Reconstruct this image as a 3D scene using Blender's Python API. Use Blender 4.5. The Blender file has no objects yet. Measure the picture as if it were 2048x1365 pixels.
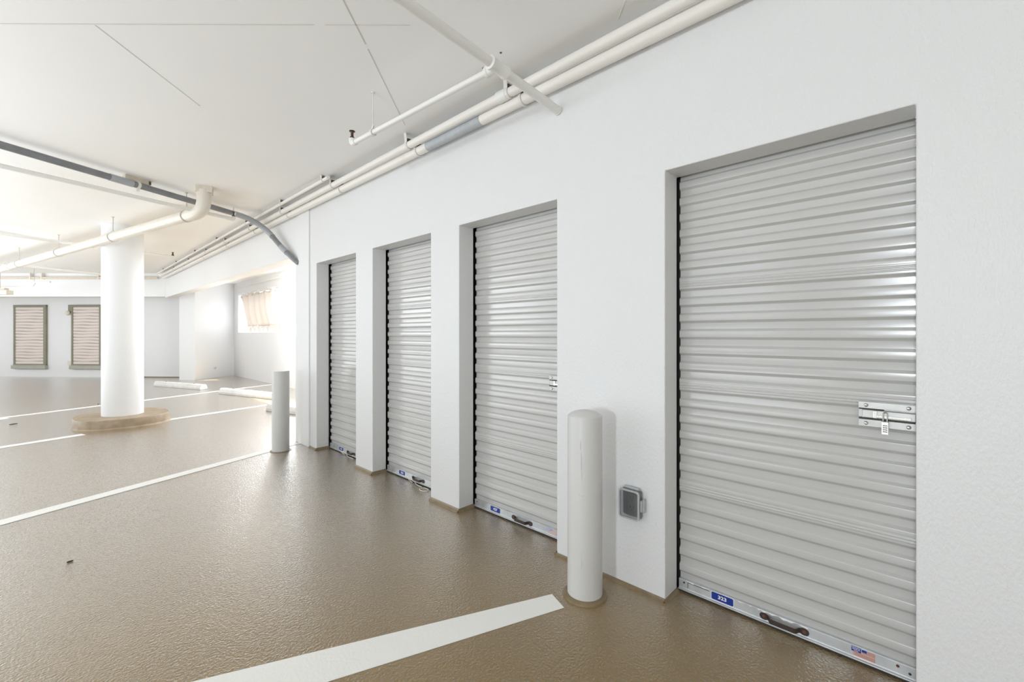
import bpy, math, random
from mathutils import Vector
random.seed(7)
S = bpy.context.scene
COL = S.collection

# ------------------------------------------------------------------ camera, world, lights, exposure
YAW = 46.4096                      # degrees the camera turns from the storage wall's direction towards the wall
cam_data = bpy.data.cameras.new('camera')
cam_data.sensor_width = 36.0
cam_data.lens = 880.0 / 2048.0 * 36.0
cam_data.shift_y = -13.8 / 2048.0
cam_data.clip_start = 0.05
cam = bpy.data.objects.new('camera', cam_data)
COL.objects.link(cam)
cam.location = (-2.10715, 0.0, 1.33)
cam.rotation_euler = (math.radians(90), 0, -math.radians(YAW))
S.camera = cam

world = bpy.data.worlds.new('overcast_sky')
S.world = world
world.use_nodes = True
bg = world.node_tree.nodes['Background']
bg.inputs[0].default_value = (0.865, 0.935, 1.0, 1)
bg.inputs[1].default_value = 2.9


def lamp(name, kind, loc, target, energy, color=(1, 1, 1), size=1.0, size_y=None):
    l = bpy.data.lights.new(name, kind)
    l.energy = energy
    l.color = color
    if kind == 'AREA':
        l.shape = 'RECTANGLE'
        l.size = size
        l.size_y = size_y or size
    if kind == 'SUN':
        l.angle = math.radians(0.6)
    o = bpy.data.objects.new(name, l)
    COL.objects.link(o)
    o.location = loc
    d = Vector(target) - Vector(loc)
    o.rotation_euler = d.to_track_quat('-Z', 'Y').to_euler()
    return o


POWER = {'sun': 50.0, 'entrance': 185.0, 'alcove': 180.0, 'oblique': 110.0, 'uplight': 545.0, 'near': 8.0, 'far': 205.0, 'back': 42.0}
lamp('sun', 'SUN', (8, 12.2, 15), (0.0, 9.6, 0.0), POWER['sun'], (1.0, 1.0, 1.0))
lamp('entrance_daylight', 'AREA', (-8.6, -0.3, 1.7), (0, 1.25, 0.75), POWER['entrance'], (0.88, 0.95, 1.0), 0.5, 0.6)
lamp('back_fill', 'AREA', (-4.0, -4.7, 1.7), (-3.6, 3.0, 1.3), POWER['back'], (0.90, 0.955, 1.0), 6.0, 2.0)  # added fill before the closed near end, lightens the door reveals
lamp('oblique_fill', 'AREA', (1.5, 9.0, 1.9), (1.4, 16.0, 1.4), POWER['oblique'], (0.96, 0.98, 1.0), 1.4, 1.2)  # added fill standing inside the alcove to brighten its side wall
lamp('far_daylight', 'AREA', (-9.2, 14.5, 1.85), (0.0, 14.5, 1.6), POWER['far'], (0.95, 0.98, 1.0), 9.0, 1.7)
lamp('alcove_daylight', 'AREA', (2.25, 9.5, 2.0), (-1.0, 9.5, 1.0), POWER['alcove'], (0.92, 0.965, 1.0), 7.2, 1.2)
lamp('ceiling_fill', 'AREA', (-4.9, 9.0, 0.15), (-4.9, 9.01, 2.9), POWER['uplight'], (0.86, 0.935, 1.0), 3.2, 16.0)  # added uplight near the floor, out of view, to brighten the ceiling
lamp('near_ceiling_fill', 'AREA', (-4.4, -1.6, 0.15), (-4.4, -1.59, 2.9), POWER['near'], (0.88, 0.945, 1.0), 3.4, 5.0)  # second added uplight, out of view, for the ceiling near the camera

S.view_settings.view_transform = 'Standard'
S.view_settings.look = 'None'
S.view_settings.gamma = 1.0
S.view_settings.use_curve_mapping = False
S.view_settings.exposure = -0.26
S.cycles.max_bounces = 14
S.cycles.diffuse_bounces = 8
S.cycles.glossy_bounces = 5
S.cycles.transmission_bounces = 6
S.cycles.caustics_reflective = False
S.cycles.caustics_refractive = False


# ------------------------------------------------------------------ materials
def mat(name, color, rough=0.5, metal=0.0, spec=0.5, var=0.0, var_scale=3.0, bump=0.0, bump_scale=60.0,
        stretch=(1, 1, 1), bump_dist=0.002, coat=0.0, trans=0.0, alpha=1.0, color2=None, detail=3.0, emit=None, coat_rough=0.1):
    m = bpy.data.materials.new(name)
    m.use_nodes = True
    nt = m.node_tree
    b = nt.nodes['Principled BSDF']
    b.inputs['Base Color'].default_value = (*color, 1)
    b.inputs['Roughness'].default_value = rough
    b.inputs['Metallic'].default_value = metal
    b.inputs['Specular IOR Level'].default_value = spec
    b.inputs['Coat Weight'].default_value = coat
    b.inputs['Coat Roughness'].default_value = coat_rough
    b.inputs['Transmission Weight'].default_value = trans
    b.inputs['Alpha'].default_value = alpha
    tc = nt.nodes.new('ShaderNodeTexCoord')
    if var or color2:
        n = nt.nodes.new('ShaderNodeTexNoise')
        n.inputs['Scale'].default_value = var_scale
        n.inputs['Detail'].default_value = 5
        r = nt.nodes.new('ShaderNodeMix')
        r.data_type = 'RGBA'
        c2 = color2 or tuple(max(0, v * (1 - var)) for v in color)
        r.inputs[6].default_value = (*color, 1)
        r.inputs[7].default_value = (*c2, 1)
        mr = nt.nodes.new('ShaderNodeMapRange')
        mr.inputs[1].default_value = 0.35
        mr.inputs[2].default_value = 0.7
        nt.links.new(tc.outputs['Object'], n.inputs['Vector'])
        nt.links.new(n.outputs['Fac'], mr.inputs[0])
        nt.links.new(mr.outputs[0], r.inputs[0])
        nt.links.new(r.outputs[2], b.inputs['Base Color'])
    if bump:
        mp = nt.nodes.new('ShaderNodeMapping')
        mp.inputs['Scale'].default_value = stretch
        n2 = nt.nodes.new('ShaderNodeTexNoise')
        n2.inputs['Scale'].default_value = bump_scale
        n2.inputs['Detail'].default_value = detail
        n2.inputs['Roughness'].default_value = 0.55
        bp = nt.nodes.new('ShaderNodeBump')
        bp.inputs['Strength'].default_value = bump
        bp.inputs['Distance'].default_value = bump_dist
        nt.links.new(tc.outputs['Object'], mp.inputs['Vector'])
        nt.links.new(mp.outputs[0], n2.inputs['Vector'])
        nt.links.new(n2.outputs['Fac'], bp.inputs['Height'])
        nt.links.new(bp.outputs[0], b.inputs['Normal'])
    return m


M = {}
M['wall'] = mat('white_textured_wall_paint', (0.765, 0.77, 0.775), 0.40, bump=0.75, bump_scale=85, stretch=(1, 1.3, 0.6), bump_dist=0.0035, detail=3.0, spec=0.4)
M['wall_plain'] = mat('white_smooth_wall_paint', (0.80, 0.805, 0.81), 0.5, bump=0.15, bump_scale=40)
M['ceiling'] = mat('ceiling_paint', (0.925, 0.925, 0.92), 0.6, var=0.03, var_scale=0.7, bump=0.12, bump_scale=30)
M['joint'] = mat('grey_board_joint', (0.60, 0.58, 0.55), 0.8)  # grey strips marking the ceiling board joints
M['floor'] = mat('tan_floor_coating', (0.258, 0.176, 0.074), 0.34, color2=(0.205, 0.137, 0.054), var_scale=0.9, bump=0.75, bump_scale=85, bump_dist=0.0055, detail=2.0, spec=0.5)
_nt = M['floor'].node_tree
_pr = _nt.nodes['Principled BSDF']
_bump = [n for n in _nt.nodes if n.type == 'BUMP'][0]
_gl = _nt.nodes.new('ShaderNodeBsdfGlossy')
_gl.inputs['Color'].default_value = (0.97, 0.97, 0.97, 1)
_gl.inputs['Roughness'].default_value = 0.15
_fr = _nt.nodes.new('ShaderNodeFresnel')
_fr.inputs['IOR'].default_value = 1.5
_mr = _nt.nodes.new('ShaderNodeMapRange')
_mr.inputs[1].default_value = 0.05
_mr.inputs[2].default_value = 0.25
_mr.inputs[3].default_value = 0.0
_mr.inputs[4].default_value = 0.78
_mx = _nt.nodes.new('ShaderNodeMixShader')
for _n in (_gl, _fr):
    _nt.links.new(_bump.outputs[0], _n.inputs['Normal'])
_nt.links.new(_fr.outputs[0], _mr.inputs[0])
_nt.links.new(_mr.outputs[0], _mx.inputs[0])
_nt.links.new(_pr.outputs[0], _mx.inputs[1])
_nt.links.new(_gl.outputs[0], _mx.inputs[2])
_nt.links.new(_mx.outputs[0], _nt.nodes['Material Output'].inputs[0])
M['line'] = mat('white_line_paint', (0.87, 0.87, 0.85), 0.4, bump=0.4, bump_scale=75, bump_dist=0.003)
M['cove'] = mat('tan_cove_coating', (0.235, 0.175, 0.10), 0.35, var=0.2, var_scale=30, bump=0.4, bump_scale=80)
M['curb'] = mat('tan_curb_coating', (0.40, 0.31, 0.21), 0.45, color2=(0.28, 0.21, 0.14), var_scale=9, bump=0.4, bump_scale=60)
M['slat'] = mat('grey_white_door_enamel', (0.53, 0.525, 0.51), 0.17, spec=1.0, bump=0.02, bump_scale=160)
M['dark'] = mat('black_door_track', (0.018, 0.017, 0.016), 0.6)
M['alu'] = mat('galvanised_bottom_bar', (0.66, 0.68, 0.70), 0.4, metal=0.65, var=0.18, var_scale=14, bump=0.1, bump_scale=50)
M['steel'] = mat('zinc_latch_steel', (0.40, 0.395, 0.38), 0.36, metal=0.9, var=0.12, var_scale=30)
M['chrome'] = mat('bright_rivet_steel', (0.70, 0.69, 0.66), 0.2, metal=1.0)
M['brass'] = mat('padlock_metal', (0.80, 0.79, 0.76), 0.22, metal=0.9)
M['rust'] = mat('rusty_dark_handle', (0.032, 0.029, 0.028), 0.42, metal=0.2, color2=(0.06, 0.034, 0.024), var_scale=35, bump=0.3, bump_scale=150)
M['rustdot'] = mat('rust', (0.13, 0.055, 0.03), 0.75)
M['blue'] = mat('blue_number_label', (0.006, 0.032, 0.26), 0.3)
M['blue_fade'] = mat('faded_blue_number_label', (0.10, 0.20, 0.46), 0.35)
M['pale_blue'] = mat('pale_blue_sticker', (0.33, 0.37, 0.66), 0.4)
M['red'] = mat('sticker_red', (0.52, 0.13, 0.07), 0.45)
M['pale_red'] = mat('faded_sticker_red', (0.70, 0.46, 0.40), 0.45)
M['white'] = mat('white_print', (0.9, 0.9, 0.9), 0.4)
M['sticker'] = mat('greyed_sticker_paper', (0.62, 0.60, 0.57), 0.45)
M['bollard'] = mat('pale_grey_bollard_paint', (0.62, 0.615, 0.60), 0.42, bump=0.14, bump_scale=30, stretch=(1, 1, 0.4), bump_dist=0.003)
M['pipe'] = mat('white_pipe_paint', (0.82, 0.815, 0.79), 0.35, bump=0.06, bump_scale=40)
M['pipe_cream'] = mat('cream_pipe_paint', (0.83, 0.80, 0.755), 0.38, bump=0.05, bump_scale=40)
M['pvc'] = mat('beige_drain_pipe', (0.76, 0.71, 0.63), 0.35, var=0.08, var_scale=6)
M['pvc_box'] = mat('beige_boxing_and_pipe_shade', (0.70, 0.63, 0.53), 0.6, var=0.12, var_scale=25, bump=0.3, bump_scale=40)
M['grey'] = mat('grey_conduit_plastic', (0.235, 0.245, 0.262), 0.42, var=0.2, var_scale=9)
M['grey_light'] = mat('pale_grey_coupling', (0.39, 0.41, 0.445), 0.4)
M['bare'] = mat('bare_grey_conduit_patch', (0.47, 0.49, 0.52), 0.5, var=0.12, var_scale=20)
M['strap'] = mat('painted_strap', (0.76, 0.74, 0.70), 0.4)
M['strap_dark'] = mat('dark_strap_bolt', (0.12, 0.10, 0.085), 0.5, metal=0.5)
M['wire'] = mat('thin_grey_hanger', (0.55, 0.52, 0.48), 0.45)
M['bronze'] = mat('dark_bronze_sprinkler_head', (0.085, 0.045, 0.03), 0.4, metal=0.6)
M['plastic'] = mat('clear_smoky_cover_plastic', (0.80, 0.83, 0.86), 0.10, trans=0.9, spec=0.8)
M['cover_rim'] = mat('translucent_grey_cover_rim', (0.60, 0.62, 0.64), 0.25, trans=0.25)
M['outlet'] = mat('grey_outlet_plate', (0.50, 0.51, 0.53), 0.45)
M['slot'] = mat('black_slots_and_gap_shade', (0.02, 0.02, 0.02), 0.5)
M['frame'] = mat('olive_green_window_frame', (0.25, 0.24, 0.165), 0.5, var=0.15, var_scale=5)
M['sill'] = mat('olive_grey_window_sill', (0.42, 0.41, 0.35), 0.55, var=0.1, var_scale=5)
M['shutter'] = mat('pinkish_beige_shutter', (0.72, 0.63, 0.58), 0.4, bump=0.1, bump_scale=4, bump_dist=0.02)
M['curtain'] = mat('cream_canvas', (0.86, 0.79, 0.725), 0.8, bump=0.25, bump_scale=25, bump_dist=0.01)
_nt = M['curtain'].node_tree
_tr = _nt.nodes.new('ShaderNodeBsdfTranslucent')
_tr.inputs['Color'].default_value = (0.9, 0.84, 0.78, 1)
_mx = _nt.nodes.new('ShaderNodeMixShader')
_mx.inputs[0].default_value = 0.10
_out = _nt.nodes['Material Output']
_nt.links.new(_nt.nodes['Principled BSDF'].outputs[0], _mx.inputs[1])
_nt.links.new(_tr.outputs[0], _mx.inputs[2])
_nt.links.new(_mx.outputs[0], _out.inputs[0])
M['stop'] = mat('white_concrete_wheel_stop', (0.80, 0.79, 0.77), 0.7, var=0.15, var_scale=6, bump=0.3, bump_scale=40)
M['beige'] = mat('beige_fixture_enamel', (0.74, 0.68, 0.58), 0.5)
M['cord'] = mat('white_cord', (0.83, 0.80, 0.74), 0.7)
M['leaf'] = mat('dry_brown_leaf', (0.05, 0.035, 0.022), 0.8)
M['crumb'] = mat('broken_plaster', (0.55, 0.50, 0.44), 0.9, color2=(0.20, 0.17, 0.14), var_scale=90)
M['rubber'] = mat('black_rubber_seal', (0.03, 0.028, 0.025), 0.7)


# ------------------------------------------------------------------ mesh building
class MB:
    def __init__(self):
        self.v = []
        self.f = []
        self.s = []

    def box(self, x0, x1, y0, y1, z0, z1):
        b = len(self.v)
        for x in (x0, x1):
            for y in (y0, y1):
                for z in (z0, z1):
                    self.v.append((x, y, z))
        for q in ((0, 1, 3, 2), (4, 6, 7, 5), (0, 4, 5, 1), (2, 3, 7, 6), (0, 2, 6, 4), (1, 5, 7, 3)):
            self.f.append([b + i for i in q])
            self.s.append(False)
        return self

    def obox(self, o, ax, ay, az):
        """box from corner o along three edge vectors"""
        b = len(self.v)
        o, ax, ay, az = Vector(o), Vector(ax), Vector(ay), Vector(az)
        for i in (0, 1):
            for j in (0, 1):
                for k in (0, 1):
                    self.v.append(tuple(o + ax * i + ay * j + az * k))
        for q in ((0, 1, 3, 2), (4, 6, 7, 5), (0, 4, 5, 1), (2, 3, 7, 6), (0, 2, 6, 4), (1, 5, 7, 3)):
            self.f.append([b + i for i in q])
            self.s.append(False)
        return self

    def tube(self, pts, r, n=16, caps=True):
        pts = [Vector(p) for p in pts]
        rs = r if isinstance(r, (list, tuple)) else [r] * len(pts)
        b = len(self.v)
        up = None
        for i, p in enumerate(pts):
            if i == 0:
                t = pts[1] - pts[0]
            elif i == len(pts) - 1:
                t = pts[-1] - pts[-2]
            else:
                t = (pts[i + 1] - p).normalized() + (p - pts[i - 1]).normalized()
            t.normalize()
            if up is None:
                a = Vector((0, 0, 1)) if abs(t.z) < 0.9 else Vector((1, 0, 0))
                up = a - t * a.dot(t)
            else:
                up = up - t * up.dot(t)
            up.normalize()
            side = t.cross(up)
            for k in range(n):
                an = 2 * math.pi * k / n
                self.v.append(tuple(p + (up * math.cos(an) + side * math.sin(an)) * rs[i]))
        for i in range(len(pts) - 1):
            for k in range(n):
                k2 = (k + 1) % n
                self.f.append([b + i * n + k, b + i * n + k2, b + (i + 1) * n + k2, b + (i + 1) * n + k])
                self.s.append(True)
        if caps:
            self.f.append([b + k for k in range(n)][::-1])
            self.s.append(False)
            e = b + (len(pts) - 1) * n
            self.f.append([e + k for k in range(n)])
            self.s.append(False)
        return self

    def lathe(self, prof, c=(0, 0, 0), n=32, smooth=True):
        """profile of (radius, z) turned about a vertical axis at c"""
        b = len(self.v)
        for r, z in prof:
            for k in range(n):
                a = 2 * math.pi * k / n
                self.v.append((c[0] + r * math.cos(a), c[1] + r * math.sin(a), c[2] + z))
        for i in range(len(prof) - 1):
            for k in range(n):
                k2 = (k + 1) % n
                self.f.append([b + i * n + k, b + i * n + k2, b + (i + 1) * n + k2, b + (i + 1) * n + k])
                self.s.append(smooth)
        self.f.append([b + k for k in range(n)][::-1])
        self.s.append(False)
        e = b + (len(prof) - 1) * n
        self.f.append([e + k for k in range(n)])
        self.s.append(False)
        return self

    def prism(self, poly, o, ux, uy, depth):
        """polygon in the (ux, uy) plane at o, pushed along depth"""
        b = len(self.v)
        o, ux, uy, dp = Vector(o), Vector(ux), Vector(uy), Vector(depth)
        n = len(poly)
        for d in (Vector((0, 0, 0)), dp):
            for (a, c) in poly:
                self.v.append(tuple(o + ux * a + uy * c + d))
        self.f.append([b + i for i in range(n)][::-1])
        self.f.append([b + n + i for i in range(n)])
        self.s += [False, False]
        for i in range(n):
            j = (i + 1) % n
            self.f.append([b + i, b + j, b + n + j, b + n + i])
            self.s.append(False)
        return self

    def build(self, name, material, parent=None, bevel=0.0, loc=None):
        me = bpy.data.meshes.new(name)
        me.from_pydata(self.v, [], self.f)
        me.polygons.foreach_set('use_smooth', self.s)
        import bmesh
        bm = bmesh.new()
        bm.from_mesh(me)
        bmesh.ops.recalc_face_normals(bm, faces=bm.faces)
        for e in bm.edges:
            if len(e.link_faces) == 2:
                f0, f1 = e.link_faces
                if f0.smooth != f1.smooth or not f0.smooth or f0.normal.angle(f1.normal, 0.0) > 0.7:
                    e.smooth = False
        bm.to_mesh(me)
        bm.free()
        me.materials.append(material)
        o = bpy.data.objects.new(name, me)
        COL.objects.link(o)
        if parent is not None:
            o.parent = parent
        if loc is not None:
            o.location = loc
        if bevel:
            bv = o.modifiers.new('bevel', 'BEVEL')
            bv.width = bevel
            bv.segments = 2
            bv.limit_method = 'ANGLE'
        return o


def tag(o, label=None, cat=None, group=None, kind=None):
    if label:
        o['label'] = label
    if cat:
        o['category'] = cat
    if group:
        o['group'] = group
    if kind:
        o['kind'] = kind
    return o


def thing(name, label, cat, loc=(0, 0, 0), group=None, kind=None):
    o = bpy.data.objects.new(name, None)
    COL.objects.link(o)
    o.location = loc
    o.empty_display_size = 0.1
    return tag(o, label, cat, group, kind)


def share(src, name, parent, loc=(0, 0, 0)):
    o = src.copy()
    o.name = name
    COL.objects.link(o)
    o.parent = parent
    o.location = loc
    return o


def text_mesh(name, body, size, material, parent, origin, ux, uy, extrude=0.0004, bold=0.0, scale_x=1.0):
    """flat lettering whose baseline runs along ux and whose height runs along uy"""
    cu = bpy.data.curves.new(name, 'FONT')
    cu.body = body
    cu.size = size
    cu.align_x = 'CENTER'
    cu.align_y = 'CENTER'
    cu.extrude = extrude
    cu.offset = bold
    tmp = bpy.data.objects.new(name + '_curve', cu)
    me = bpy.data.meshes.new_from_object(tmp)
    bpy.data.objects.remove(tmp)
    ux, uy = Vector(ux), Vector(uy)
    uz = ux.cross(uy)
    for v in me.vertices:
        p = Vector(origin) + ux * (v.co.x * scale_x) + uy * v.co.y + uz * v.co.z
        v.co = p
    me.materials.clear()
    me.materials.append(material)
    o = bpy.data.objects.new(name, me)
    COL.objects.link(o)
    o.parent = parent
    return o


def rounded(w, h, r, n=4):
    pts = []
    for cx, cy, a0 in ((w / 2 - r, h / 2 - r, 0), (-w / 2 + r, h / 2 - r, 90), (-w / 2 + r, -h / 2 + r, 180), (w / 2 - r, -h / 2 + r, 270)):
        for k in range(n + 1):
            a = math.radians(a0 + 90 * k / n)
            pts.append((cx + r * math.cos(a), cy + r * math.sin(a)))
    return pts


def arc(p0, p1, p2, n=8):
    """quadratic bend p0 -> p2 with control p1"""
    p0, p1, p2 = Vector(p0), Vector(p1), Vector(p2)
    return [tuple(p0 * (1 - t) ** 2 + p1 * 2 * t * (1 - t) + p2 * t * t) for t in [i / n for i in range(n + 1)]]


CEIL = 2.94
DOORS = [(0.038, 0.957), (1.633, 2.552), (2.906, 3.830), (4.161, 5.099)]
TOP = 2.143
DEP = 0.143

# ------------------------------------------------------------------ floor, ceiling, walls
m = MB()
m.box(-9.6, 2.3, -5.0, 24.0, -0.2, 0.0)
floor = tag(m.build('floor', M['floor']), 'tan brown coated garage floor with a fine bumpy sheen', 'floor', kind='structure')


def stripe(a, b, c, d):
    mb = MB()
    mb.prism([(a[0], a[1]), (b[0], b[1]), (c[0], c[1]), (d[0], d[1])], (0, 0, 0.0006), (1, 0, 0), (0, 1, 0), (0, 0, 0.0022))
    return mb.build('painted_line', M['line'], floor)


def band(a, b, w):
    d = Vector((b[0] - a[0], b[1] - a[1]))
    n = Vector((-d.y, d.x)).normalized() * (w / 2)
    return stripe((a[0] + n.x, a[1] + n.y), (a[0] - n.x, a[1] - n.y), (b[0] - n.x, b[1] - n.y), (b[0] + n.x, b[1] + n.y))


stripe((-0.340, 1.400), (-0.387, 1.289), (-1.945, 2.170), (-1.95, 2.310)) if False else stripe((-0.340, 1.400), (-0.387, 1.289), (-2.367, 2.049), (-2.176, 2.103 + 0.144))
band((-4.2, 4.06), (-0.02, 5.60), 0.125)
band((-4.2, 7.36), (-1.80, 8.12), 0.13)
band((-0.90, 8.54), (0.75, 9.02), 0.13)
band((-4.2, 10.02), (1.98, 12.60), 0.12)
band((-4.6, 9.75), (-2.56, 10.55), 0.12)

m = MB()
m.box(-9.6, 2.3, -5.0, 24.0, CEIL, CEIL + 0.25)
ceiling = tag(m.build('ceiling', M['ceiling']), 'white painted concrete ceiling with faint diagonal board marks', 'ceiling', kind='structure')


def seam(a, b, w=0.006):
    d = Vector((b[0] - a[0], b[1] - a[1]))
    n = Vector((-d.y, d.x)).normalized() * (w / 2)
    mb = MB()
    mb.prism([(a[0] + n.x, a[1] + n.y), (a[0] - n.x, a[1] - n.y), (b[0] - n.x, b[1] - n.y), (b[0] + n.x, b[1] + n.y)],
             (0, 0, CEIL - 0.0015), (1, 0, 0), (0, 1, 0), (0, 0, 0.003))
    o = mb.build('board_joint', M['joint'], ceiling)
    return o


seam((-2.9, 4.13), (-1.16, 2.32), 0.004)
seam((-1.12, 2.28), (-0.815, 1.963), 0.003)
seam((-1.45, 1.75), (-0.90, 2.27), 0.006)
seam((-0.87, 2.30), (-0.224, 2.929), 0.004)
seam((-1.945, 3.151), (-1.377, 3.732), 0.004)
seam((-0.196, 1.065), (-0.105, 1.157), 0.006).data.materials[0] = M['pipe']  # bright highlight on this joint painted white
for (x, y) in ((-0.33, 1.78), (-0.30, 1.96)):
    MB().lathe([(0.007, -0.002), (0.006, 0.002)], (x, y, CEIL), 10).build('screw_hole', M['strap_dark'], ceiling)

# storage wall: one continuous face with four openings
Y0, YE = -2.2, 5.60
ys = [Y0] + [y for d in DOORS for y in d] + [YE]
zs = [0.0, TOP, CEIL]
m = MB()
idx = {}


def gv(x, y, z):
    k = (x, y, z)
    if k not in idx:
        idx[k] = len(m.v)
        m.v.append(k)
    return idx[k]


for x in (0.0, DEP):
    for i in range(len(ys) - 1):
        for j in range(2):
            if j == 0 and i % 2 == 1:
                continue
            m.f.append([gv(x, ys[i], zs[j]), gv(x, ys[i + 1], zs[j]), gv(x, ys[i + 1], zs[j + 1]), gv(x, ys[i], zs[j + 1])])
            m.s.append(False)
for (a, b) in DOORS:
    for y in (a, b):
        m.f.append([gv(0.0, y, 0.0), gv(DEP, y, 0.0), gv(DEP, y, TOP), gv(0.0, y, TOP)])
        m.s.append(False)
    m.f.append([gv(0.0, a, TOP), gv(0.0, b, TOP), gv(DEP, b, TOP), gv(DEP, a, TOP)])
    m.s.append(False)
for y in (Y0, YE):
    for j in range(2):
        m.f.append([gv(0.0, y, zs[j]), gv(DEP, y, zs[j]), gv(DEP, y, zs[j + 1]), gv(0.0, y, zs[j + 1])])
        m.s.append(False)
wall_right = tag(m.build('wall_right', M['wall'], bevel=0.005), 'white roller-textured wall with four recessed storage doors', 'wall', kind='structure')

# broken plaster under the conduit near the top of the wall
m = MB()
for i in range(46):
    y = random.uniform(1.03, 1.215)
    z = 2.812 + random.uniform(-0.012, 0.010) + (y - 1.12) * 0.02
    s = random.uniform(0.003, 0.009)
    m.lathe([(s, 0), (s * 0.9, s * 0.5), (s * 0.3, s)], (-0.001, y, z), 6, False)
tag(m.build('broken_plaster', M['crumb'], wall_right), kind='stuff')
m = MB()
for i in range(0):
    y = random.uniform(-1.2, 2.7)
    z = random.uniform(2.16, 2.75)
    s = random.uniform(0.0015, 0.0035)
    m.obox((-0.0015, y, z), (0.003, 0, 0), (0, s, 0), (0, 0, s * random.uniform(1.5, 4)))
for (a, b) in DOORS[:1]:
    for i in range(70):
        z = random.uniform(0.2, 2.12)
        s = random.uniform(0.0008, 0.0018)
        m.obox((-0.001 - s * 0.4, a - 0.001, z), (s, 0, 0), (0, s, 0), (0, 0, s * random.uniform(1, 3)))
tag(m.build('paint_drips', M['wall'], wall_right), kind='stuff')

# flat pilaster at the far end of the storage wall, and the wall that closes the storage block
m = MB()
m.box(-0.014, 0.0, 5.285, 5.612, 0.0, CEIL)
tag(m.build('trim_1', M['wall_plain'], bevel=0.003), 'flat white pilaster at the far end of the storage wall', 'pilaster', kind='structure')
m = MB()
m.box(0.0, 2.0, 5.602, 5.72, 0.0, CEIL)
tag(m.build('wall_storage_end', M['wall_plain']), 'white end wall of the storage block facing the curtained alcove', 'wall', kind='structure')
m = MB()
m.box(0.9, 1.0, Y0, 5.6, 0.0, CEIL)
tag(m.build('wall_storage_back', M['dark']), 'dark back wall inside the storage units', 'wall', kind='structure')

# tan cove where the floor coating turns up the wall
m = MB()
for (a, b), h in (((-2.2, 0.038), 0.012), ((0.957, 1.633), 0.014), ((2.552, 2.906), 0.024), ((3.830, 4.161), 0.026), ((5.099, 5.285), 0.018)):
    m.prism([(0, 0), (-0.022, 0), (-0.008, h * 0.6), (-0.004, h), (0, h)], (0, a, 0), (1, 0, 0), (0, 0, 1), (0, b - a, 0))
for (a, b) in DOORS[:]:
    for y, sgn in ((b, -1), (a, 1)):
        h = 0.012 if b < 1 else 0.024
        m.prism([(0, 0), (sgn * 0.016, 0), (sgn * 0.006, h * 0.6), (sgn * 0.003, h), (0, h)], (-0.006, y, 0), (0, 1, 0), (0, 0, 1), (DEP + 0.006, 0, 0))
tag(m.build('baseboard_right', M['cove']), 'tan floor coating turned up the foot of the storage wall', 'cove', kind='structure')

# alcove: window wall, side wall, far wall, beams
WX = 2.0
m = MB()
m.box(WX, WX + 0.16, 5.6, 16.5, 0.0, 1.38)
m.box(WX, WX + 0.16, 5.6, 16.5, 2.59, CEIL)
m.box(WX, WX + 0.16, 5.6, 5.9, 1.38, 2.59)
m.box(WX, WX + 0.16, 15.85, 16.5, 1.38, 2.59)
tag(m.build('wall_alcove', M['wall_plain']), 'low white wall under the bright curtained window opening', 'wall', kind='structure')

m = MB()
m.box(WX + 0.16, 4.6, 15.85, 16.05, 0.0, 3.2)  # fin added outside to keep sun off the alcove corner
tag(m.build('wall_sun_blocker', M['wall_plain']), 'white fin added outside the alcove window to block the sun', 'wall', kind='structure')

FB = Vector((0.92, 16.26, 0))
FD = Vector((-0.64, 0.768, 0)).normalized()
FN = Vector((-FD.y, FD.x, 0))
if FN.y > 0:
    FN = -FN                       # towards the room
m = MB()
m.obox(FB + FD * -0.05, FD * 9.5, -FN * 0.25, (0, 0, CEIL))
wall_far = tag(m.build('wall_far', M['wall_plain']), 'far white wall with two shuttered windows', 'wall', kind='structure')
SA, SB = Vector((0.785, 15.40, 0)), Vector((2.02, 16.33, 0))
sd = (SB - SA).normalized()
sn = Vector((-sd.y, sd.x, 0))
m = MB()
m.obox(SA, SB - SA, sn * 0.5, (0, 0, CEIL))
tag(m.build('wall_alcove_side', M['wall_plain']), 'bright white side wall between the far wall and the alcove window', 'wall', kind='structure')
m = MB()
m.obox(FB + FN * 0.0 + FD * 0.02, FD * 2.2, FN * 0.02, (0, 0, 0.03))
tag(m.build('baseboard_far', M['cove']), 'thin tan cove at the foot of the far wall', 'cove', kind='structure')
MB().tube([SA + sd * 0.73 + Vector((0, 0, 0.30)) - sn * 0.0, SA + sd * 0.73 + Vector((0, 0, 0.30)) - sn * 0.03], 0.035, 12).build('pipe_stub_cap', M['sticker'], bpy.data.objects['wall_alcove_side'])

m = MB()
m.box(0.0, 0.20, 5.72, 14.7, 2.295, CEIL)
tag(m.build('beam_side', M['wall_plain'], bevel=0.004), 'long white beam over the alcove in line with the storage wall', 'beam', kind='structure')
HD = Vector((-0.69, 0.724, 0)).normalized()
HN = Vector((-HD.y, HD.x, 0))
if HN.y > 0:
    HN = -HN
m = MB()
m.obox(Vector((0.0, 14.7, 2.325)), HD * 9.0, -HN * 0.25, (0, 0, CEIL - 2.325))
tag(m.build('beam_far', M['wall_plain'], bevel=0.004), 'white beam across the room in front of the far wall', 'beam', kind='structure')

# open left side of the garage: low wall and piers
m = MB()
m.box(-9.6, -9.4, -5.0, 24.0, 0.0, 0.95)
m.box(-9.6, -9.4, -5.0, 24.0, 2.80, CEIL)
for y, w in ((-5.0, 0.5), (0.9, 1.7), (6.5, 0.5), (12.0, 0.5), (17.5, 0.5), (23.5, 0.5)):
    m.box(-9.6, -9.4, y, y + w, 0.95, 2.80)
m.box(-9.6, 2.3, -5.2, -5.0, 0.0, CEIL)  # unseen near end wall, added to block sky light from behind
tag(m.build('wall_left', M['wall_plain']), 'white parapet and piers of the open left side and an added near end wall that blocks sky light', 'wall', kind='structure')

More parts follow.
